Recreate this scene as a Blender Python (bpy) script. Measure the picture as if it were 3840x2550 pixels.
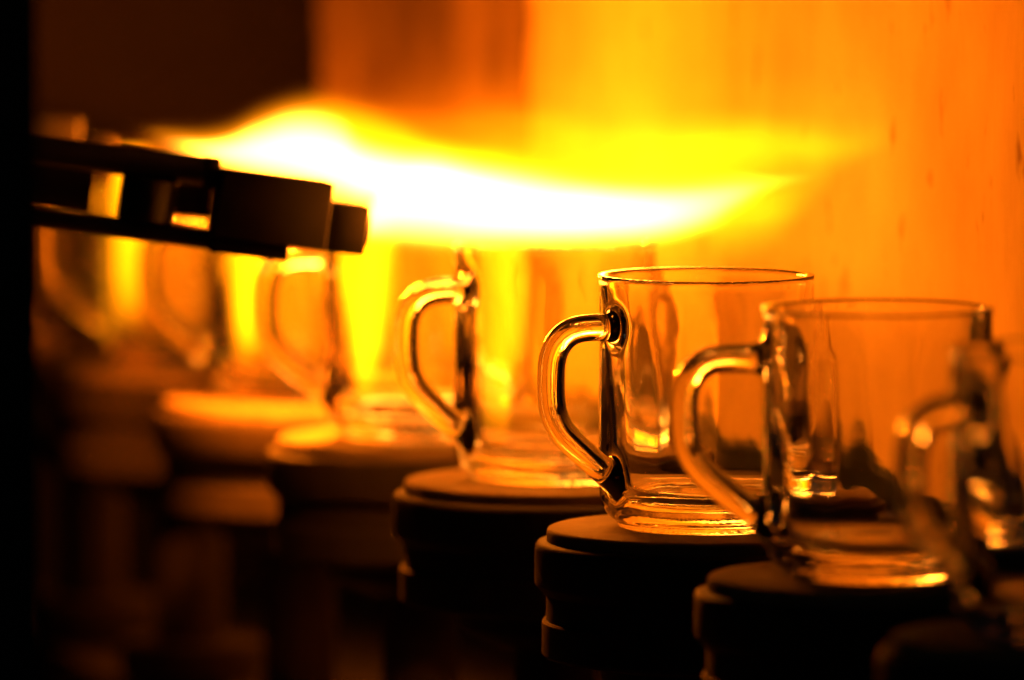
import bpy, bmesh, math, random
import numpy as np
from mathutils import Vector, Matrix, noise as mnoise

random.seed(7)
for o in list(bpy.data.objects):
    bpy.data.objects.remove(o)
SC = bpy.context.scene
COL = SC.collection
MM = 0.001

# ------------------------------------------------------------------ camera
PITCH = math.radians(4.6)
CAM = Vector((-72.1, -2968.8, 308.6)) * MM          # origin = middle of the sharp mug's pedestal disc
cd = bpy.data.cameras.new('camera')
cam = bpy.data.objects.new('camera', cd); COL.objects.link(cam)
cam.location = CAM
cam.rotation_euler = (math.pi / 2 - PITCH, 0, 0)
cd.sensor_width = 36; cd.lens = 282
cd.clip_start = 0.05; cd.clip_end = 60
cd.dof.use_dof = True
cd.dof.focus_distance = 2.957
cd.dof.aperture_fstop = 5.6
SC.camera = cam

# ------------------------------------------------------------------ world, exposure
w = bpy.data.worlds.new('World'); SC.world = w; w.use_nodes = True
w.node_tree.nodes['Background'].inputs[0].default_value = (0.55, 0.8, 0.9, 1)
w.node_tree.nodes['Background'].inputs[1].default_value = 0.0012
SC.view_settings.view_transform = 'Standard'
SC.view_settings.look = 'None'
SC.view_settings.exposure = 0
SC.view_settings.gamma = 1
cy = SC.cycles
cy.use_denoising = True
try:
    cy.denoiser = 'OPENIMAGEDENOISE'; cy.denoising_input_passes = 'RGB_ALBEDO_NORMAL'
except Exception:
    pass
cy.max_bounces = 18; cy.transmission_bounces = 18; cy.glossy_bounces = 8
cy.diffuse_bounces = 3; cy.volume_bounces = 0; cy.transparent_max_bounces = 32
cy.caustics_refractive = True; cy.caustics_reflective = True
cy.blur_glossy = 0.5
cy.sample_clamp_indirect = 12
cy.volume_step_rate = 0.4
cy.volume_max_steps = 256

# directions of the conveyor row (far) and across it (towards the hot wall)
STEP = Vector((-55.3, 182.5, 0))
RD = STEP.normalized()
PR = Vector((RD.y, -RD.x, 0))
ROWANG = math.atan2(PR.y, PR.x)

def row(t, p=0, z=0):
    """metres: t pedestals away from the sharp one, p mm across towards the wall, z mm up"""
    return (STEP * t + PR * p + Vector((0, 0, z))) * MM

# ------------------------------------------------------------------ lamps
FIRE = (1.0, .17, .003)
F1_LOC = row(1.0, -78, 100); JET1 = math.radians(-6)          # mouths of the two torches
F2_LOC = row(2.55, -95, 123); JET2 = 0.0
D1 = Vector((math.cos(JET1), math.sin(JET1), 0))
def area(name, loc, direction, sx, sy, power, col):
    d = bpy.data.lights.new(name, 'AREA'); d.shape = 'RECTANGLE'; d.size = sx; d.size_y = sy; d.energy = power; d.color = col
    o = bpy.data.objects.new(name, d); COL.objects.link(o); o.location = loc
    o.rotation_euler = direction.to_track_quat('-Z', 'Y').to_euler()
    return o
area('curtain_backlight', row(.85, 250, 140), -PR, .46, .36, 1.4, FIRE)
area('curtain_backlight', row(4.6, 220, 15), -PR, .60, .07, 1.5, FIRE)                # two unseen lamps added behind the curtain to make it glow
area('pipe_streak_lamp', Vector((-.9, -2.2, 1.9)), Vector((.25, .75, -.7)), 1.2, .05, .35, (.75, 1, .9))  # unseen lamp added for cool streaks on the torch pipes
def fire(loc, power, r):
    d = bpy.data.lights.new('flame_light', 'POINT'); d.energy = power; d.shadow_soft_size = r; d.color = FIRE
    o = bpy.data.objects.new('flame_light', d); COL.objects.link(o); o.location = loc
for u in (15, 45, 75): fire(F1_LOC + (D1 * u + Vector((0, 0, 8))) * MM, .7, .011)   # inside the two flames
for u in (36, 60, 84): fire(F2_LOC + Vector((u, 0, -9)) * MM, 9.0, .010)

# ------------------------------------------------------------------ helpers
def link(o, parent=None):
    COL.objects.link(o)
    if parent is not None:
        o.parent = parent
    return o

def tag(o, label=None, cat=None, group=None, kind=None):
    if label: o['label'] = label
    if cat: o['category'] = cat
    if group: o['group'] = group
    if kind: o['kind'] = kind
    return o

def empty(name, loc, rz=0, tilt=0):
    o = bpy.data.objects.new(name, None)
    o.empty_display_size = 0.02
    o.location = loc; o.rotation_euler = (0, tilt, rz)
    return link(o)

def mesh_obj(name, bm, mat, parent=None, smooth=True):
    me = bpy.data.meshes.new(name)
    bmesh.ops.recalc_face_normals(bm, faces=bm.faces)
    bm.to_mesh(me); bm.free()
    if smooth:
        for p in me.polygons: p.use_smooth = True
        me.set_sharp_from_angle(angle=math.radians(38))
    me.materials.append(mat)
    return link(bpy.data.objects.new(name, me), parent)

def lathe(bm, prof, seg=96, axis='Z', mat=None):
    """prof: list of (r, h) in mm, closed solid from axis to axis"""
    rings = []
    for r, h in prof:
        if r < 1e-6:
            co = Vector((0, 0, h)) if axis == 'Z' else Vector((h, 0, 0))
            rings.append([bm.verts.new((mat @ co if mat else co) * MM)])
        else:
            ring = []
            for i in range(seg):
                a = 2 * math.pi * i / seg
                co = Vector((r * math.cos(a), r * math.sin(a), h)) if axis == 'Z' else Vector((h, r * math.cos(a), r * math.sin(a)))
                ring.append(bm.verts.new((mat @ co if mat else co) * MM))
            rings.append(ring)
    for a, b in zip(rings, rings[1:]):
        for i in range(seg):
            j = (i + 1) % seg
            if len(a) == 1 and len(b) == 1: break
            if len(a) == 1: bm.faces.new((a[0], b[i], b[j]))
            elif len(b) == 1: bm.faces.new((a[i], b[0], a[j]))
            else: bm.faces.new((a[i], b[i], b[j], a[j]))

def box(bm, lo, hi, bev=1.0, mat=None):
    r = bmesh.ops.create_cube(bm, size=1)
    vs = r['verts']
    for v in vs:
        v.co = Vector(((lo[k] + (v.co[k] + .5) * (hi[k] - lo[k])) for k in range(3)))
        if mat: v.co = mat @ v.co
        v.co *= MM
    if bev:
        es = list({e for v in vs for e in v.link_edges})
        bmesh.ops.bevel(bm, geom=es, offset=bev * MM, segments=3, affect='EDGES', profile=.5)

# ------------------------------------------------------------------ materials
def new_mat(name):
    m = bpy.data.materials.new(name); m.use_nodes = True
    nt = m.node_tree
    return m, nt, nt.nodes['Principled BSDF']

def N(nt, t, **kw):
    n = nt.nodes.new(t)
    for k, v in kw.items(): setattr(n, k, v)
    return n

def metal_mat(name, c1, c2, rough=(.35, .6), metallic=0.6, scale=90, bump=.25, spec=.5):
    m, nt, b = new_mat(name)
    tc = N(nt, 'ShaderNodeTexCoord')
    no = N(nt, 'ShaderNodeTexNoise'); no.inputs['Scale'].default_value = scale; no.inputs['Detail'].default_value = 8
    nt.links.new(tc.outputs['Object'], no.inputs['Vector'])
    mx = N(nt, 'ShaderNodeMix', data_type='RGBA')
    mx.inputs['A'].default_value = (*c1, 1); mx.inputs['B'].default_value = (*c2, 1)
    nt.links.new(no.outputs['Fac'], mx.inputs['Factor'])
    nt.links.new(mx.outputs['Result'], b.inputs['Base Color'])
    mr = N(nt, 'ShaderNodeMapRange'); mr.inputs['To Min'].default_value = rough[0]; mr.inputs['To Max'].default_value = rough[1]
    nt.links.new(no.outputs['Fac'], mr.inputs['Value']); nt.links.new(mr.outputs['Result'], b.inputs['Roughness'])
    b.inputs['Metallic'].default_value = metallic; b.inputs['Specular IOR Level'].default_value = spec
    n2 = N(nt, 'ShaderNodeTexNoise'); n2.inputs['Scale'].default_value = scale * 9; n2.inputs['Detail'].default_value = 4
    nt.links.new(tc.outputs['Object'], n2.inputs['Vector'])
    bp = N(nt, 'ShaderNodeBump'); bp.inputs['Strength'].default_value = bump; bp.inputs['Distance'].default_value = .0004
    nt.links.new(n2.outputs['Fac'], bp.inputs['Height']); nt.links.new(bp.outputs['Normal'], b.inputs['Normal'])
    return m

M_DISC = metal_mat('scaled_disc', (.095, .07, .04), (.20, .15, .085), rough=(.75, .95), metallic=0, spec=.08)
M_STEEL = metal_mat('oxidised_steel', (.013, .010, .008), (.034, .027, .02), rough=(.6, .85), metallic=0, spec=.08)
M_DARK = metal_mat('sooty_steel', (.010, .009, .008), (.024, .02, .017), rough=(.5, .7), metallic=0, spec=.1)
M_PIPE = metal_mat('pipe_steel', (.03, .03, .029), (.06, .059, .055), rough=(.3, .42), metallic=.5, bump=.1)
M_BLACK = metal_mat('black_paint', (.005, .005, .005), (.012, .011, .010), rough=(.5, .7), metallic=0)
M_BACK = metal_mat('housing_paint', (.022, .019, .016), (.04, .034, .03), rough=(.6, .8), metallic=0, scale=12)

def glass_mat():
    m, nt, b = new_mat('clear_glass')
    b.inputs['Base Color'].default_value = (1, .995, .985, 1)
    b.inputs['Roughness'].default_value = 0.0
    b.inputs['IOR'].default_value = 1.5
    b.inputs['Transmission Weight'].default_value = 1
    tc = N(nt, 'ShaderNodeTexCoord')
    no = N(nt, 'ShaderNodeTexNoise'); no.inputs['Scale'].default_value = 55; no.inputs['Detail'].default_value = 2
    nt.links.new(tc.outputs['Object'], no.inputs['Vector'])
    bp = N(nt, 'ShaderNodeBump'); bp.inputs['Strength'].default_value = .06; bp.inputs['Distance'].default_value = .002
    nt.links.new(no.outputs['Fac'], bp.inputs['Height']); nt.links.new(bp.outputs['Normal'], b.inputs['Normal'])
    return m
M_GLASS = glass_mat()

def wall_mat(name, ca, cb, blotch=20):
    m, nt, b = new_mat(name)
    tc = N(nt, 'ShaderNodeTexCoord')
    mp = N(nt, 'ShaderNodeMapping'); mp.inputs['Scale'].default_value = (1, 1, .75)
    nt.links.new(tc.outputs['Object'], mp.inputs['Vector'])
    n1 = N(nt, 'ShaderNodeTexNoise'); n1.inputs['Scale'].default_value = blotch; n1.inputs['Detail'].default_value = 5; n1.inputs['Roughness'].default_value = .55
    nt.links.new(mp.outputs['Vector'], n1.inputs['Vector'])
    cr = N(nt, 'ShaderNodeValToRGB')
    cr.color_ramp.elements[0].position = .3; cr.color_ramp.elements[0].color = (*ca, 1)
    cr.color_ramp.elements[1].position = .62; cr.color_ramp.elements[1].color = (*cb, 1)
    nt.links.new(n1.outputs['Fac'], cr.inputs['Fac'])
    # sparse dark soot drips
    mp2 = N(nt, 'ShaderNodeMapping'); mp2.inputs['Scale'].default_value = (1, 1, .55)
    nt.links.new(tc.outputs['Object'], mp2.inputs['Vector'])
    n2 = N(nt, 'ShaderNodeTexNoise'); n2.inputs['Scale'].default_value = 62; n2.inputs['Detail'].default_value = 3
    nt.links.new(mp2.outputs['Vector'], n2.inputs['Vector'])
    c2 = N(nt, 'ShaderNodeValToRGB')
    c2.color_ramp.elements[0].position = .24; c2.color_ramp.elements[0].color = (.55, .46, .40, 1)
    c2.color_ramp.elements[1].position = .36; c2.color_ramp.elements[1].color = (1, 1, 1, 1)
    nt.links.new(n2.outputs['Fac'], c2.inputs['Fac'])
    mx = N(nt, 'ShaderNodeMix', data_type='RGBA', blend_type='MULTIPLY'); mx.inputs['Factor'].default_value = 1
    nt.links.new(cr.outputs['Color'], mx.inputs['A']); nt.links.new(c2.outputs['Color'], mx.inputs['B'])
    nt.links.new(mx.outputs['Result'], b.inputs['Base Color'])
    b.inputs['Roughness'].default_value = .85
    n3 = N(nt, 'ShaderNodeTexNoise'); n3.inputs['Scale'].default_value = 240; n3.inputs['Detail'].default_value = 5
    mp3 = N(nt, 'ShaderNodeMapping'); mp3.inputs['Scale'].default_value = (1, 1, .15)
    nt.links.new(tc.outputs['Object'], mp3.inputs['Vector']); nt.links.new(mp3.outputs['Vector'], n3.inputs['Vector'])
    bp = N(nt, 'ShaderNodeBump'); bp.inputs['Strength'].default_value = .35; bp.inputs['Distance'].default_value = .0012
    nt.links.new(n3.outputs['Fac'], bp.inputs['Height']); nt.links.new(bp.outputs['Normal'], b.inputs['Normal'])
    out = nt.nodes['Material Output']
    tr = N(nt, 'ShaderNodeBsdfTranslucent'); ms = N(nt, 'ShaderNodeMixShader'); ms.inputs[0].default_value = .80
    nt.links.new(mx.outputs['Result'], tr.inputs['Color']); nt.links.new(bp.outputs['Normal'], tr.inputs['Normal'])
    nt.links.new(b.outputs[0], ms.inputs[1]); nt.links.new(tr.outputs[0], ms.inputs[2]); nt.links.new(ms.outputs[0], out.inputs['Surface'])
    b.inputs['Specular IOR Level'].default_value = .1
    return m
M_WALL = wall_mat('woven_heat_cloth', (.54, .44, .17), (.66, .55, .22))
M_DIM = wall_mat('dimmed_heat_cloth', (.07, .045, .02), (.42, .29, .12), 9)  # darker cloth colour stands in for the glow's smoky fade at left

# ------------------------------------------------------------------ flames (emitting gas volumes)
def fcurve(nt, src, pts, lo, hi):
    """node chain: src in 0..1 -> piecewise smooth curve through pts (x, y) with y in lo..hi"""
    f = N(nt, 'ShaderNodeFloatCurve')
    c = f.mapping.curves[0]
    f.mapping.use_clip = False
    q = [(x, (y - lo) / (hi - lo)) for x, y in pts]
    c.points[0].location = q[0]; c.points[1].location = q[-1]
    for a in q[1:-1]: c.points.new(*a)
    f.mapping.update()
    nt.links.new(src, f.inputs['Value'])
    mr = N(nt, 'ShaderNodeMapRange', clamp=False); mr.inputs['To Min'].default_value = lo; mr.inputs['To Max'].default_value = hi
    nt.links.new(f.outputs['Value'], mr.inputs['Value'])
    return mr.outputs['Result']

def math_n(nt, op, a, b=None, c=None, clamp=False):
    n = N(nt, 'ShaderNodeMath', operation=op, use_clamp=clamp)
    for k, v in enumerate((a, b, c)):
        if v is None: continue
        if isinstance(v, (int, float)): n.inputs[k].default_value = v
        else: nt.links.new(v, n.inputs[k])
    return n.outputs[0]

def flame_material(name, L, layers, warp, seed):
    """layers: list of dict(top, bot, half, col, strength, soft, power); lengths in mm, x of the curves in 0..1 of L"""
    m = bpy.data.materials.new(name); m.use_nodes = True
    nt = m.node_tree; nt.nodes.clear()
    out = N(nt, 'ShaderNodeOutputMaterial')
    tc = N(nt, 'ShaderNodeTexCoord')
    no = N(nt, 'ShaderNodeTexNoise', noise_dimensions='4D'); no.inputs['W'].default_value = seed
    no.inputs['Scale'].default_value = 17; no.inputs['Detail'].default_value = 2.5; no.inputs['Roughness'].default_value = .45
    mp = N(nt, 'ShaderNodeMapping'); mp.inputs['Scale'].default_value = (.55, 1, 1)
    nt.links.new(tc.outputs['Object'], mp.inputs['Vector']); nt.links.new(mp.outputs['Vector'], no.inputs['Vector'])
    sep = N(nt, 'ShaderNodeSeparateXYZ'); nt.links.new(tc.outputs['Object'], sep.inputs[0])
    sn = N(nt, 'ShaderNodeSeparateXYZ'); nt.links.new(no.outputs['Color'], sn.inputs[0])
    u = math_n(nt, 'MULTIPLY', sep.outputs[0], 1 / (L * MM))
    # the warp grows away from the nozzle
    grow = math_n(nt, 'MULTIPLY', math_n(nt, 'MULTIPLY_ADD', u, .9, .1, clamp=True), warp)
    v = math_n(nt, 'MULTIPLY', sep.outputs[2], 1000.0)
    v = math_n(nt, 'ADD', v, math_n(nt, 'MULTIPLY', math_n(nt, 'SUBTRACT', sn.outputs[0], .5), grow))
    d = math_n(nt, 'MULTIPLY', sep.outputs[1], 1000.0)
    d = math_n(nt, 'ADD', d, math_n(nt, 'MULTIPLY', math_n(nt, 'SUBTRACT', sn.outputs[1], .5), grow))
    u2 = math_n(nt, 'ADD', u, math_n(nt, 'MULTIPLY', math_n(nt, 'SUBTRACT', sn.outputs[2], .5), math_n(nt, 'MULTIPLY', grow, 1.0 / L)))
    total = None
    for ly in layers:
        top = fcurve(nt, u2, ly['top'], -60, 80)
        bot = fcurve(nt, u2, ly['bot'], -60, 80)
        half = fcurve(nt, u2, ly['half'], 0, 60)
        cen = math_n(nt, 'MULTIPLY', math_n(nt, 'ADD', top, bot), .5)
        hv = math_n(nt, 'MAXIMUM', math_n(nt, 'MULTIPLY', math_n(nt, 'SUBTRACT', top, bot), .5), .05)
        a = math_n(nt, 'DIVIDE', math_n(nt, 'SUBTRACT', v, cen), hv)
        b = math_n(nt, 'DIVIDE', d, math_n(nt, 'MAXIMUM', half, .05))
        q = math_n(nt, 'SQRT', math_n(nt, 'ADD', math_n(nt, 'MULTIPLY', a, a), math_n(nt, 'MULTIPLY', b, b)))
        mr = N(nt, 'ShaderNodeMapRange', interpolation_type='SMOOTHSTEP')
        mr.inputs['From Min'].default_value = 1.0; mr.inputs['From Max'].default_value = ly['soft']
        nt.links.new(q, mr.inputs['Value'])
        g = math_n(nt, 'POWER', mr.outputs['Result'], ly.get('power', 1.0))
        if ly.get('wisp'):
            wn = N(nt, 'ShaderNodeTexNoise', noise_dimensions='4D'); wn.inputs['W'].default_value = seed + 11
            wn.inputs['Scale'].default_value = 30; wn.inputs['Detail'].default_value = 3
            wm = N(nt, 'ShaderNodeMapping'); wm.inputs['Scale'].default_value = (.35, 1, 1.2)
            nt.links.new(tc.outputs['Object'], wm.inputs['Vector']); nt.links.new(wm.outputs['Vector'], wn.inputs['Vector'])
            wr = N(nt, 'ShaderNodeMapRange'); wr.inputs['From Min'].default_value = .35; wr.inputs['From Max'].default_value = .65
            wr.inputs['To Min'].default_value = 1 - ly['wisp']; wr.inputs['To Max'].default_value = 1 + ly['wisp']
            nt.links.new(wn.outputs['Fac'], wr.inputs['Value']); g = math_n(nt, 'MULTIPLY', g, wr.outputs['Result'])
        # closed at both ends
        e0 = N(nt, 'ShaderNodeMapRange', interpolation_type='SMOOTHSTEP'); e0.inputs['From Min'].default_value = ly['ends'][0]; e0.inputs['From Max'].default_value = ly['ends'][1]
        e1 = N(nt, 'ShaderNodeMapRange', interpolation_type='SMOOTHSTEP'); e1.inputs['From Min'].default_value = ly['ends'][3]; e1.inputs['From Max'].default_value = ly['ends'][2]
        nt.links.new(u2, e0.inputs['Value']); nt.links.new(u2, e1.inputs['Value'])
        g = math_n(nt, 'MULTIPLY', g, math_n(nt, 'MULTIPLY', e0.outputs['Result'], e1.outputs['Result']))
        g = math_n(nt, 'MULTIPLY', g, ly['strength'])
        vm = N(nt, 'ShaderNodeVectorMath', operation='SCALE'); vm.inputs[0].default_value = ly['col']
        nt.links.new(g, vm.inputs['Scale'])
        if total is None: total = vm.outputs['Vector']
        else:
            ad = N(nt, 'ShaderNodeVectorMath', operation='ADD')
            nt.links.new(total, ad.inputs[0]); nt.links.new(vm.outputs['Vector'], ad.inputs[1]); total = ad.outputs['Vector']
    em = N(nt, 'ShaderNodeEmission'); em.inputs['Strength'].default_value = 1
    nt.links.new(total, em.inputs['Color'])
    nt.links.new(em.outputs[0], out.inputs['Volume'])
    return m

def flame_object(name, loc, rot, env, mat):
    """a closed body of gas hugging the flame: env = list of (u mm, bottom, top, half depth)"""
    bm = bmesh.new(); seg = 20; rings = []
    for u, lo, hi, hw in env:
        c = (lo + hi) / 2; h = (hi - lo) / 2
        rings.append([bm.verts.new(Vector((u, hw * math.cos(2 * math.pi * i / seg), c + h * math.sin(2 * math.pi * i / seg))) * MM) for i in range(seg)])
    for a, b in zip(rings, rings[1:]):
        for i in range(seg):
            j = (i + 1) % seg; bm.faces.new((a[i], b[i], b[j], a[j]))
    bm.faces.new(rings[0]); bm.faces.new(rings[-1][::-1])
    o = mesh_obj(name, bm, mat, None, False)
    o.location = loc; o.rotation_euler = rot
    return o

Y1 = (1.0, .27, .001)
Y2 = (1.0, .28, .010)
W1 = (1.0, .29, .024)

# flame of the front torch: local x runs from the nozzle to the wall, z up
L1 = 215
top_o = [(0, 36), (.131, 43), (.266, 49), (.361, 46), (.448, 39), (.567, 40), (.687, 43.6), (.766, 41), (.885, 36), (.972, 35), (1, 34)]
bot_o = [(0, -10), (.131, -12), (.448, -12), (.512, -12), (.72, -12), (.79, -2), (.84, 9), (.925, 22), (1, 30)]
top_c = [(0, 10), (.035, 22), (.09, 30), (.21, 26), (.33, 23.5), (.528, 21.5), (.687, 20.5), (.75, 18), (1, 17)]
bot_c = [(0, -5.5), (.131, -8.5), (.37, -7.5), (.528, -4.5), (.623, 1.5), (.687, 9), (.75, 16), (1, 16)]
half = [(0, 9), (.15, 20), (.4, 28), (.7, 30), (.85, 22), (1, 8)]
halfc = [(0, 8), (.15, 14), (.4, 18), (.65, 16), (.76, 8), (1, 4)]
LAY1 = [
    dict(top=[(x, y + 27) for x, y in top_o], bot=[(x, y - 4) for x, y in bot_o], half=[(x, y * 1.1) for x, y in half], col=(1, .17, .001), strength=24, soft=.1, wisp=.8, ends=(-.05, .08, .8, 1.0)),
    dict(top=[(x, y + 8) for x, y in top_o], bot=bot_o, half=half, col=Y1, strength=70, soft=.1, wisp=.85, ends=(-.02, .06, .7, 1.03)),
    dict(top=[(x, y + 4) for x, y in top_c], bot=[(x, y - 3) for x, y in bot_c], half=halfc, col=Y2, strength=400, soft=.2, ends=(-.04, .02, .62, .86)),
    dict(top=top_c, bot=bot_c, half=halfc, col=W1, strength=4200, soft=.1, power=1.3, ends=(-.03, .03, .36, .77)),
]
m1 = flame_material('flame_gas', L1, LAY1, 20, 3.1)
env1 = [(-6, -14, 58, 12), (20, -22, 72, 30), (60, -26, 78, 40), (110, -26, 76, 44), (150, -24, 74, 46), (180, -18, 66, 36), (205, 0, 54, 24), (219, 12, 48, 10)]
fl1 = flame_object('flame', F1_LOC, (0, 0, JET1), env1, m1)
tag(fl1, 'white and yellow flame roaring from the stepped torch nozzle across to the wall', 'flame', 'torch flames')

# flame of the torch behind: rises to a hump, then joins the first
L2 = 200
top_o2 = [(0, 1), (.05, 1), (.177, 4), (.27, 13), (.36, 18.5), (.4, 19), (.455, 16.5), (.548, 9.5), (.64, 1), (.8, -5), (1, -8)]
bot_o2 = [(0, -1), (.05, -3), (.158, -12.5), (.27, -21), (.49, -30), (.8, -30), (1, -25)]
top_c2 = [(0, -1), (.1, -4), (.177, -3), (.26, 5), (.353, 11), (.4275, 7.5), (.47, 0), (.548, -5), (.64, -7), (.734, -11), (1, -18)]
bot_c2 = [(0, -2), (.1, -8), (.167, -13), (.27, -22), (.49, -34), (.8, -34), (1, -27)]
half2 = [(0, 3), (.15, 11), (.4, 26), (.7, 30), (.9, 26), (1, 12)]
halfc2 = [(0, 1), (.15, 7), (.4, 15), (.65, 16), (.85, 10), (1, 4)]
LAY2 = [
    dict(top=[(x, y + 4 + 16 * max(0, x - .3)) for x, y in top_o2], bot=[(x, y - 3) for x, y in bot_o2], half=half2, col=(1, .2, .001), strength=30, soft=.1, wisp=.7, ends=(-.02, .06, .8, 1.0)),
    dict(top=top_o2, bot=bot_o2, half=half2, col=Y1, strength=115, soft=.15, wisp=.5, ends=(0, .05, .7, 1.0)),
    dict(top=[(x, y + 2) for x, y in top_c2], bot=[(x, y - 2) for x, y in bot_c2], half=halfc2, col=Y2, strength=380, soft=.2, ends=(.02, .12, .66, 1.0)),
    dict(top=top_c2, bot=bot_c2, half=halfc2, col=W1, strength=3600, soft=.1, power=1.2, ends=(.05, .2, .60, .98)),
]
m2 = flame_material('flame_gas', L2, LAY2, 9, 8.4)
env2 = [(-3, -8, 8, 6), (15, -16, 12, 14), (45, -34, 26, 30), (80, -44, 34, 38), (120, -46, 30, 42), (165, -46, 18, 42), (201, -38, 8, 22)]
fl2 = flame_object('flame', F2_LOC, (0, 0, JET2), env2, m2)
tag(fl2, 'humped yellow flame starting at the far left, rising behind the stepped torch', 'flame', 'torch flames')

# tongues of flame added inside the mugs to give their yellow glow
LT = 90
envt = [(-2, -13, 52, 34), (30, -13, 51, 34), (65, -12, 50, 32), (85, -9, 46, 29)]
for k, st, lab in ((1, 120, 'faint tongue of yellow flame added inside the mug just left of the sharp one'),
                   (2, 330, 'yellow tongue of flame added inside the blurred mug under the torch nozzle'),
                   (3, 380, 'bright yellow tongue of flame added inside the mug below the torch shoe'),
                   (4, 260, 'orange tongue of flame added inside the mug below the torch pipes')):
    lay = [dict(top=[(0, 17), (.4, 14), (.8, 8), (1, 4)], bot=[(0, -12), (.4, -11.5), (.8, -10), (1, -8)], half=[(0, 20), (.5, 18), (1, 12)], col=Y1, strength=st, soft=.15, wisp=.35, ends=(-.1, .05, .6, 1.0)),
           dict(top=[(0, 50), (1, 46)], bot=[(0, -12), (1, -9)], half=[(0, 33), (1, 29)], col=(1, .17, .001), strength=st * .09, soft=.5, wisp=.5, ends=(-.1, .05, .8, 1.0))]
    lp = row(k) + Vector((-29 if k == 4 else -22, -4, 97)) * MM
    ft = flame_object('flame', lp, (0, math.radians(90), 0), envt, flame_material('flame_gas', LT, lay, 6, 2.2 + k))
    tag(ft, lab, 'flame', 'flame tongues added inside the mugs')

# ------------------------------------------------------------------ heat curtain beyond the row, lit through by unseen lamps added behind it
def cloth(p0, t0, t1, z0, z1, seed):
    """hanging woven sheet between row stations t0 and t1, with soft folds and torn edges"""
    bm = bmesh.new()
    nu = max(8, int(abs(t1 - t0) * 90)); nz = 70
    g = []
    for i in range(nu + 1):
        col = []
        for j in range(nz + 1):
            a = i / nu; b = j / nz
            z = z0 + (z1 - z0) * b; t = t0 + (t1 - t0) * a
            p = p0 + 2.2 * mnoise.noise(Vector((t * 3.1 + seed, z * .004, seed))) + .7 * mnoise.noise(Vector((t * 9 + seed, z * .02, seed + 5)))
            if i in (0, nu):
                t += (mnoise.noise(Vector((z * .03, seed * 3, i))) * 13 + mnoise.noise(Vector((z * .16, seed, i))) * 2.0) / 190
            if j == 0: z += mnoise.noise(Vector((t * 12, seed, 0))) * 1.6 + mnoise.noise(Vector((t * 90, seed, 4))) * 1.4
            col.append(bm.verts.new(row(t, p, z)))
        g.append(col)
    for i in range(nu):
        for j in range(nz):
            bm.faces.new((g[i][j], g[i + 1][j], g[i + 1][j + 1], g[i][j + 1]))
    return bm

wall = tag(empty('heat_curtain', row(1, 113.3, -13)), 'pale woven heat curtain glowing orange behind the row of mugs', 'curtain')
def put(o, par):
    o.parent = par; o.matrix_parent_inverse = Matrix.Translation(-Vector(par.location))
    return o
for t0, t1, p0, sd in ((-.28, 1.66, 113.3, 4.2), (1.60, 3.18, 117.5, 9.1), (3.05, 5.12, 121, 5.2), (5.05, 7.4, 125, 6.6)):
    put(mesh_obj('curtain_panel', cloth(p0, t0, t1, -13, 330 if t1 < 6 else 72, sd), M_DIM if 5 < t1 < 6 else M_WALL), wall)
bm = bmesh.new()
rng = random.Random(4)
for k in range(2600):                                   # singed threads along the bottom hem
    t = rng.uniform(-.28, 2.6); h = rng.uniform(1, 6.5) * (0.4 + .6 * rng.random())
    a = row(t, 113.0 + rng.uniform(-.4, 2), -13 + rng.uniform(0, 3.0)); dx = rng.uniform(-.014, .014)
    b = row(t + dx, 113.3 + rng.uniform(-4, .5), -13 - h)
    for sd in (0, 1):
        off = PR * .0003 if sd else Vector((0, 0, 0))
        bm.faces.new((bm.verts.new(a + RD * -.0003 + off), bm.verts.new(a + RD * .0003 + off), bm.verts.new(b + off)))
fr = put(mesh_obj('fringe', bm, M_BLACK, None, False), wall); fr['kind'] = 'stuff'

jb = bmesh.new()
def rbox(bm, p0, p1, t0, t1, z0, z1, bev=1.0):
    # box aligned with the row (p across, t along in pedestal steps)
    r = bmesh.ops.create_cube(bm, size=1); vs = r['verts']
    for v in vs:
        v.co = row(t0 + (v.co.y + .5) * (t1 - t0), p0 + (v.co.x + .5) * (p1 - p0), z0 + (v.co.z + .5) * (z1 - z0))
    if bev:
        es = list({e for v in vs for e in v.link_edges})
        bmesh.ops.bevel(bm, geom=es, offset=bev * MM, segments=2, affect='EDGES')
rbox(jb, 111, 275, -.34, -.29, -60, 345)  # plate added out of frame to block lamp light past the curtain
tag(mesh_obj('lamp_blocker', jb, M_BLACK), 'added black plate stopping lamp light past the right end of the glowing curtain', 'panel')

# steel ledge that carries the curtain
lb = bmesh.new()
rotm = Matrix.Rotation(ROWANG, 4, 'Z')
def rbox(bm, p0, p1, t0, t1, z0, z1, bev=1.0):
    # box aligned with the row (p across, t along in pedestal steps)
    r = bmesh.ops.create_cube(bm, size=1); vs = r['verts']
    for v in vs:
        v.co = row(t0 + (v.co.y + .5) * (t1 - t0), p0 + (v.co.x + .5) * (p1 - p0), z0 + (v.co.z + .5) * (z1 - z0))
    if bev:
        es = list({e for v in vs for e in v.link_edges})
        bmesh.ops.bevel(bm, geom=es, offset=bev * MM, segments=2, affect='EDGES')
rbox(lb, 122, 150, -.28, 3.4, -60, -21)
tag(mesh_obj('wall_ledge', lb, M_BLACK), 'dark steel ledge running under the glowing curtain', 'ledge')

# ------------------------------------------------------------------ machine deck, rail and housing
gb = bmesh.new(); rbox(gb, -420, 420, -5, 9, -190, -176, 0)
tag(mesh_obj('ground', gb, M_BLACK), kind='structure')
rb = bmesh.new(); rbox(rb, -30, 30, -4.5, 8, -176, -150, 2)
tag(mesh_obj('conveyor_rail', rb, M_STEEL), 'long steel conveyor rail carrying the pedestals along the deck', 'rail')

hb = bmesh.new(); rbox(hb, -300, 260, 7.2, 7.4, -176, 520, 2)
tag(mesh_obj('housing_panel', hb, M_STEEL), 'very dark brown housing panel behind the torches at upper left', 'panel')

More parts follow.
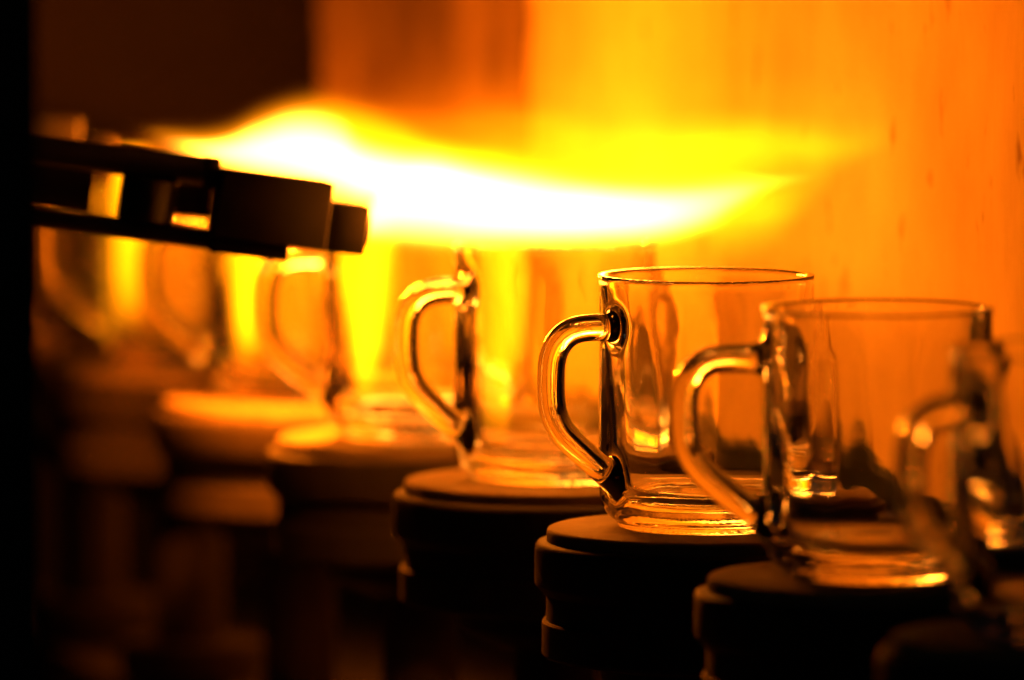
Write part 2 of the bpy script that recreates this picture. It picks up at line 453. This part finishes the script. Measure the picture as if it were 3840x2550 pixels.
pb = bmesh.new(); box(pb, (-380, -440, -176), (-222, -432, 460), 0)
for v in pb.verts:
    if v.co.x > -.3 and v.co.y > -.436: v.co.x -= .006
tag(mesh_obj('machine_post', pb, M_BLACK), 'black upright machine post along the left edge, carrying the torch', 'post')

# ------------------------------------------------------------------ torches
def make_torch():
    t = empty('gas_torch', (0, 0, 0))
    # local x: along the jet, nozzle mouth at x = 0; z up
    bm = bmesh.new(); box(bm, (-15.55, -9.6, -9.7), (0, 9.6, 9.7), .9)
    lathe(bm, [(5.4, 0), (5.4, 1.2), (6.6, 1.6), (7.2, 1.2), (7.2, 0)], 40, 'X')
    mesh_obj('nozzle_tip', bm, M_DARK, t)
    bm = bmesh.new(); box(bm, (-60, -11, -9.8), (-15.6, 11, 17.1), .9)
    mesh_obj('nozzle_block', bm, M_DARK, t)
    bm = bmesh.new(); box(bm, (-60.5, -8, -15.8), (-29.5, 8, -9.85), 1.2)
    mesh_obj('shoe', bm, M_DARK, t)
    bm = bmesh.new(); lathe(bm, [(0, -150), (5.8, -150), (5.8, -60.2), (0, -60.2)], 40, 'X', Matrix.Translation((0, 0, 14.8)))
    mesh_obj('pipe', bm, M_PIPE, t)
    bm = bmesh.new(); lathe(bm, [(0, -150), (4.1, -150), (4.1, -60.6), (0, -60.6)], 40, 'X', Matrix.Translation((0, 0, -11.2)))
    mesh_obj('pipe', bm, M_PIPE, t)
    bm = bmesh.new(); lathe(bm, [(0, -66), (6.6, -66), (7.0, -65.5), (7.0, -60.6), (6.6, -60.1), (0, -60.1)], 6, 'X', Matrix.Translation((0, 0, 14.8)))
    mesh_obj('union_nut', bm, M_DARK, t)
    bm = bmesh.new(); lathe(bm, [(0, 9.2), (10.4, 9.2), (11, 8.6), (11, -6.6), (10.4, -7.2), (0, -7.2)], 48, 'Z', Matrix.Translation((-86, 0, 0)))
    mesh_obj('cross_tube', bm, M_DARK, t)
    bm = bmesh.new(); box(bm, (-150, 9, -7), (-107, 11, 9), .5); mesh_obj('gap_darkener', bm, M_DARK, t)  # dark plates added to darken the see-through gap between the pipes
    bm = bmesh.new(); box(bm, (-75, 9, -3.2), (-60.1, 11, 9), .5); mesh_obj('gap_darkener', bm, M_DARK, t)
    return t

t1 = make_torch()
t1.location = F1_LOC; t1.rotation_euler = (0, math.radians(7.9), math.radians(10))
tag(t1, 'dark stepped gas torch in front, nozzle pointing right into the white flame', 'torch', 'gas torches')

def copy_tree(src, loc, rz):
    o = src.copy(); link(o); o.location = loc; o.rotation_euler = (src.rotation_euler[0], src.rotation_euler[1], rz)
    for ch in src.children:
        c = ch.copy(); link(c); c.parent = o
    return o
t2 = copy_tree(t1, F2_LOC + Vector((-.010, 0, -.012)), ROWANG)
t2.rotation_euler = (0, math.radians(5), math.radians(8))
t2['label'] = 'blurred second torch at far left, above and behind the front torch'

# ------------------------------------------------------------------ pedestals
def make_pedestal():
    t = empty('pedestal', row(0))
    def part(name, prof, mat, seg=128):
        bm = bmesh.new(); lathe(bm, prof, seg); return mesh_obj(name, bm, mat, t)
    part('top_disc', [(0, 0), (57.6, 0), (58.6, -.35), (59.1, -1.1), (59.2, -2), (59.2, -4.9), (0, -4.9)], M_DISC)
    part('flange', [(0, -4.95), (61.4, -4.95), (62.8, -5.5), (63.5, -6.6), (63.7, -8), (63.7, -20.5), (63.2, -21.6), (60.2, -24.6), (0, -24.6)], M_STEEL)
    part('neck', [(0, -24.65), (59.4, -24.65), (59.4, -34.4), (0, -34.4)], M_STEEL)
    part('ring', [(0, -34.45), (60.4, -34.45), (61, -35.2), (61, -47), (60, -48.2), (40, -52), (38, -58), (22, -66), (0, -66)], M_STEEL)
    part('spindle', [(0, -66.05), (16, -66.05), (16, -128), (0, -128)], M_STEEL, 64)
    part('collar', [(0, -128.05), (31.5, -128.05), (33, -129.5), (33, -143), (31.5, -144.5), (28, -150), (0, -150)], M_STEEL, 64)
    return t
LABS = {0: 'dark round pedestal under the sharp mug, its top edge catching the light',
        -1: 'dark pedestal under the slightly blurred mug right of the sharp one',
        -2: 'blurred black pedestal in the lower right corner',
        1: 'pedestal with a bright orange top just left of the sharp mug',
        2: 'pedestal with a yellow lit top, second left of the sharp mug',
        3: 'blurred pedestal with a yellow lit top, third left of the sharp mug',
        4: 'blurred pedestal under the torch pipes, fourth left of the sharp mug',
        5: 'very blurred dim pedestal beside the black post, fifth left of the sharp mug'}
LIFT = {-1: 1.9, -2: 2.6}                       # the near pedestals sit a little higher
ped0 = make_pedestal()
for k, lab in LABS.items():
    p = ped0 if k == 0 else copy_tree(ped0, row(k), random.uniform(0, 6))
    p.location.z = LIFT.get(k, 0) * MM
    tag(p, lab, 'pedestal', 'round pedestals along the conveyor')

# ------------------------------------------------------------------ the glass mug: one skin of glass grown from a distance field
def catmull(pts, step=.6):
    pts = [np.array(p, float) for p in pts]
    out = []
    P = [2 * pts[0] - pts[1]] + pts + [2 * pts[-1] - pts[-2]]
    for i in range(1, len(P) - 2):
        n = max(2, int(np.linalg.norm(P[i + 1] - P[i]) / step))
        for k in range(n):
            t = k / n
            a, b, c, d = P[i - 1], P[i], P[i + 1], P[i + 2]
            out.append(.5 * ((2 * b) + (c - a) * t + (2 * a - 5 * b + 4 * c - d) * t * t + (3 * b - a - 3 * c + d) * t ** 3))
    out.append(pts[-1])
    return np.array(out)

OUT = np.vstack([catmull([(0, 1.9), (22, 1.8), (27, 1.2), (29.3, .25), (31, 0), (32.4, .35), (32.9, 1.4), (33.6, 2.7), (35.9, 4.3), (37.9, 7.0), (39.1, 10.5), (39.7, 15), (39.95, 22), (40, 34)]),
                 np.array([(40, 50.), (40, 70), (40, 90), (40.15, 92.4), (40.15, 94.2), (0, 94.2)])])
INN = np.vstack([catmull([(0, 9.4), (14, 9.5), (22, 10.2), (28, 12.0), (31.4, 15.6), (32.9, 21), (33.6, 28), (34.2, 38)]),
                 np.array([(35.1, 54.), (36.0, 70), (36.8, 86), (37.0, 92), (37.0, 105), (0, 105)])])
def catmull3(pts, step):
    return catmull(pts, step)
HND = catmull3([(37.5, 0, 75.8), (44, 0, 76.2), (52, 0, 76.3), (58.5, 0, 75.2), (63.6, 0, 71.8), (66.6, 0, 66.2), (67.4, 0, 59), (67.2, 0, 51), (65.9, 0, 44.5), (62.4, 0, 38.4), (56.5, 0, 32.6), (49, 0, 26.4), (43, 0, 21.6), (37.5, 0, 17.2)], 1.2)

def seg_dist(P, A, B):
    d = B - A
    best = np.full(len(P), 1e9)
    for a, ab in zip(A, d):
        t = np.clip(((P - a) @ ab) / (ab @ ab), 0, 1)
        best = np.minimum(best, ((P - a - t[:, None] * ab) ** 2).sum(1))
    return np.sqrt(best)

def poly_sd(R, Z, poly):
    P = np.stack([R, Z], 1)
    dist = seg_dist(P, poly[:-1], poly[1:])
    loop = np.vstack([poly, poly[:1]])
    inside = np.zeros(len(P), bool)
    for (x0, y0), (x1, y1) in zip(loop[:-1], loop[1:]):
        if y0 == y1: continue
        c = ((y0 > Z) != (y1 > Z)) & (R < (x1 - x0) * (Z - y0) / (y1 - y0) + x0)
        inside ^= c
    return np.where(inside, -dist, dist)

def smin(a, b, k):
    h = np.clip(k - np.abs(a - b), 0, None) / k
    return np.minimum(a, b) - h * h * h * k / 6

def mug_parts(X):
    x, y, z = X[:, 0], X[:, 1], X[:, 2]
    # gentle unevenness of pressed glass
    th = np.arctan2(y, x)
    wav = .09 * np.sin(5 * th + 1.3 + .03 * z) + .05 * np.sin(11 * th - .05 * z) + .05 * np.sin(.11 * z + 2 * th) + .03 * np.sin(19 * th + 2.0)
    fade = np.clip((90 - z) / 12, 0, 1) * np.clip((z - 10) / 10, 0, 1)
    r = np.hypot(x, y)
    o = poly_sd(r, z, OUT)
    i = poly_sd(r + wav * fade * 1.6, z, INN)
    s = 1.0 + .10 * np.clip((x - 50) / 10, 0, 1)          # the grip is a touch wider than thick
    Q = np.stack([x, y / s, z], 1)
    h = np.full(len(X), 50.)
    near = (x > 24) & (np.abs(y) < 22)
    if near.any(): h[near] = seg_dist(Q[near], HND[:-1], HND[1:]) - 5.0
    return o, i, h

def mug_sdf(X):
    o, i, h = mug_parts(X)
    return -smin(-smin(o, h, 7.0), i, 2.2)

def build_mug_mesh():
    hs = 1.1
    lo = np.array([-43., -43., -2.]); hi = np.array([75., 43., 97.])
    n = np.ceil((hi - lo) / hs).astype(int) + 1
    ax = [lo[k] + hs * np.arange(n[k]) for k in range(3)]
    G = np.stack(np.meshgrid(*ax, indexing='ij'), -1).reshape(-1, 3)
    # coarse screen by radius so that only points near glass get the exact distance
    r = np.hypot(G[:, 0], G[:, 1]); z = G[:, 2]
    near = ((r > 30) & (r < 46)) | ((r <= 30) & (z < 16)) | ((G[:, 0] > 36) & (np.abs(G[:, 1]) < 12))
    F = np.full(len(G), 5.)
    idx = np.nonzero(near)[0]
    for c in np.array_split(idx, max(1, len(idx) // 60000)):
        F[c] = mug_sdf(G[c])
    F = F.reshape(n)
    # surface nets
    neg = F < 0
    cnt = np.zeros(n - 1, int); acc = np.zeros((*(n - 1), 3)); cr = np.zeros(n - 1, int)
    sl = lambda o: tuple(slice(o[k], o[k] + n[k] - 1) for k in range(3))
    corners = [(i, j, k) for i in (0, 1) for j in (0, 1) for k in (0, 1)]
    for c in corners: cnt += neg[sl(c)]
    active = (cnt > 0) & (cnt < 8)
    for c in corners:
        for a in range(3):
            if c[a] == 0:
                d = list(c); d[a] = 1
                f0, f1 = F[sl(c)], F[sl(d)]
                x = (f0 < 0) != (f1 < 0)
                t = np.where(x, f0 / np.where(f0 == f1, 1, f0 - f1), 0)
                for b in range(3):
                    acc[..., b] += np.where(x, (c[b] + (t if b == a else 0)), 0)
                cr += x
    vid = np.full(n - 1, -1); vid[active] = np.arange(active.sum())
    V = acc[active] / cr[active][:, None]
    V = lo + (V + np.argwhere(active)) * hs
    faces = []
    for a in range(3):
        b, c = (a + 1) % 3, (a + 2) % 3
        s0 = [slice(None)] * 3; s1 = [slice(None)] * 3
        s0[a] = slice(0, n[a] - 1); s1[a] = slice(1, n[a])
        A0, A1 = neg[tuple(s0)], neg[tuple(s1)]
        for flip in (0, 1):
            e = np.argwhere((A0 & ~A1) if not flip else (~A0 & A1))
            e = e[(e[:, b] > 0) & (e[:, c] > 0) & (e[:, b] < n[b] - 1) & (e[:, c] < n[c] - 1)]
            def q(db, dc):
                k = e.copy(); k[:, b] -= db; k[:, c] -= dc
                return vid[k[:, 0], k[:, 1], k[:, 2]]
            qd = np.stack([q(1, 1), q(0, 1), q(0, 0), q(1, 0)], 1)
            faces.append(qd[:, ::-1] if flip else qd)
    faces = np.vstack(faces)
    def grad(X, e=.12):
        g = np.zeros_like(X)
        for k in range(3):
            d = np.zeros(3); d[k] = e
            g[:, k] = (mug_sdf(X + d) - mug_sdf(X - d)) / (2 * e)
        return g
    for _ in range(2):
        g = grad(V); f = mug_sdf(V)
        V = V - np.clip(f / np.maximum((g * g).sum(1), .3), -.8, .8)[:, None] * g
    g = grad(V, .3)
    Nn = g / np.maximum(np.linalg.norm(g, axis=1), 1e-6)[:, None]
    return V, faces, Nn

V, FC, NN = build_mug_mesh()
cen = V[FC].mean(1)
is_h = (np.hypot(cen[:, 0], cen[:, 1]) > 42.2)
def submesh(name, sel):
    f = FC[sel]; u, inv = np.unique(f, return_inverse=True); f = inv.reshape(f.shape)
    me = bpy.data.meshes.new(name)
    me.from_pydata((V[u] * MM).tolist(), [], f.tolist())
    for p in me.polygons: p.use_smooth = True
    me.normals_split_custom_set_from_vertices(NN[u].tolist())
    me.materials.append(M_GLASS)
    return me
ME_BODY, ME_HAND = submesh('body', ~is_h), submesh('handle', is_h)

# angle of the handle in the ground plane (180 = straight left)
MUGS = {0: (180 + 31, 'sharp clear glass mug in focus, handle to the left, centre right'),
        -1: (180 + 2, 'slightly blurred clear glass mug overlapping the sharp mug on its right'),
        -2: (180 + 36, 'heavily blurred glass mug cut off by the right edge'),
        1: (180 + 30, 'glass mug just left of the sharp one, full of yellow flame light'),
        2: (180 + 18, 'blurred glass mug under the torch nozzle, second left of the sharp one'),
        3: (180 + 14, 'blurred glass mug below the torch, bright diagonal handle, third left of the sharp one'),
        4: (180 + 20, 'blurred glass mug below the torch pipes, fourth left of the sharp one'),
        5: (180 + 25, 'very blurred dim glass mug beside the black post at left')}
first = None
for k, (a, lab) in MUGS.items():
    if first is None:
        m = empty('glass_mug', row(0), math.radians(a))
        for nm, me in (('body', ME_BODY), ('handle', ME_HAND)):
            link(bpy.data.objects.new(nm, me), m)
        first = m
    else:
        m = copy_tree(first, row(k), math.radians(a))
    m.location.z = LIFT.get(k, 0) * MM + .00003
    tag(m, lab, 'mug', 'clear glass mugs on the pedestals')
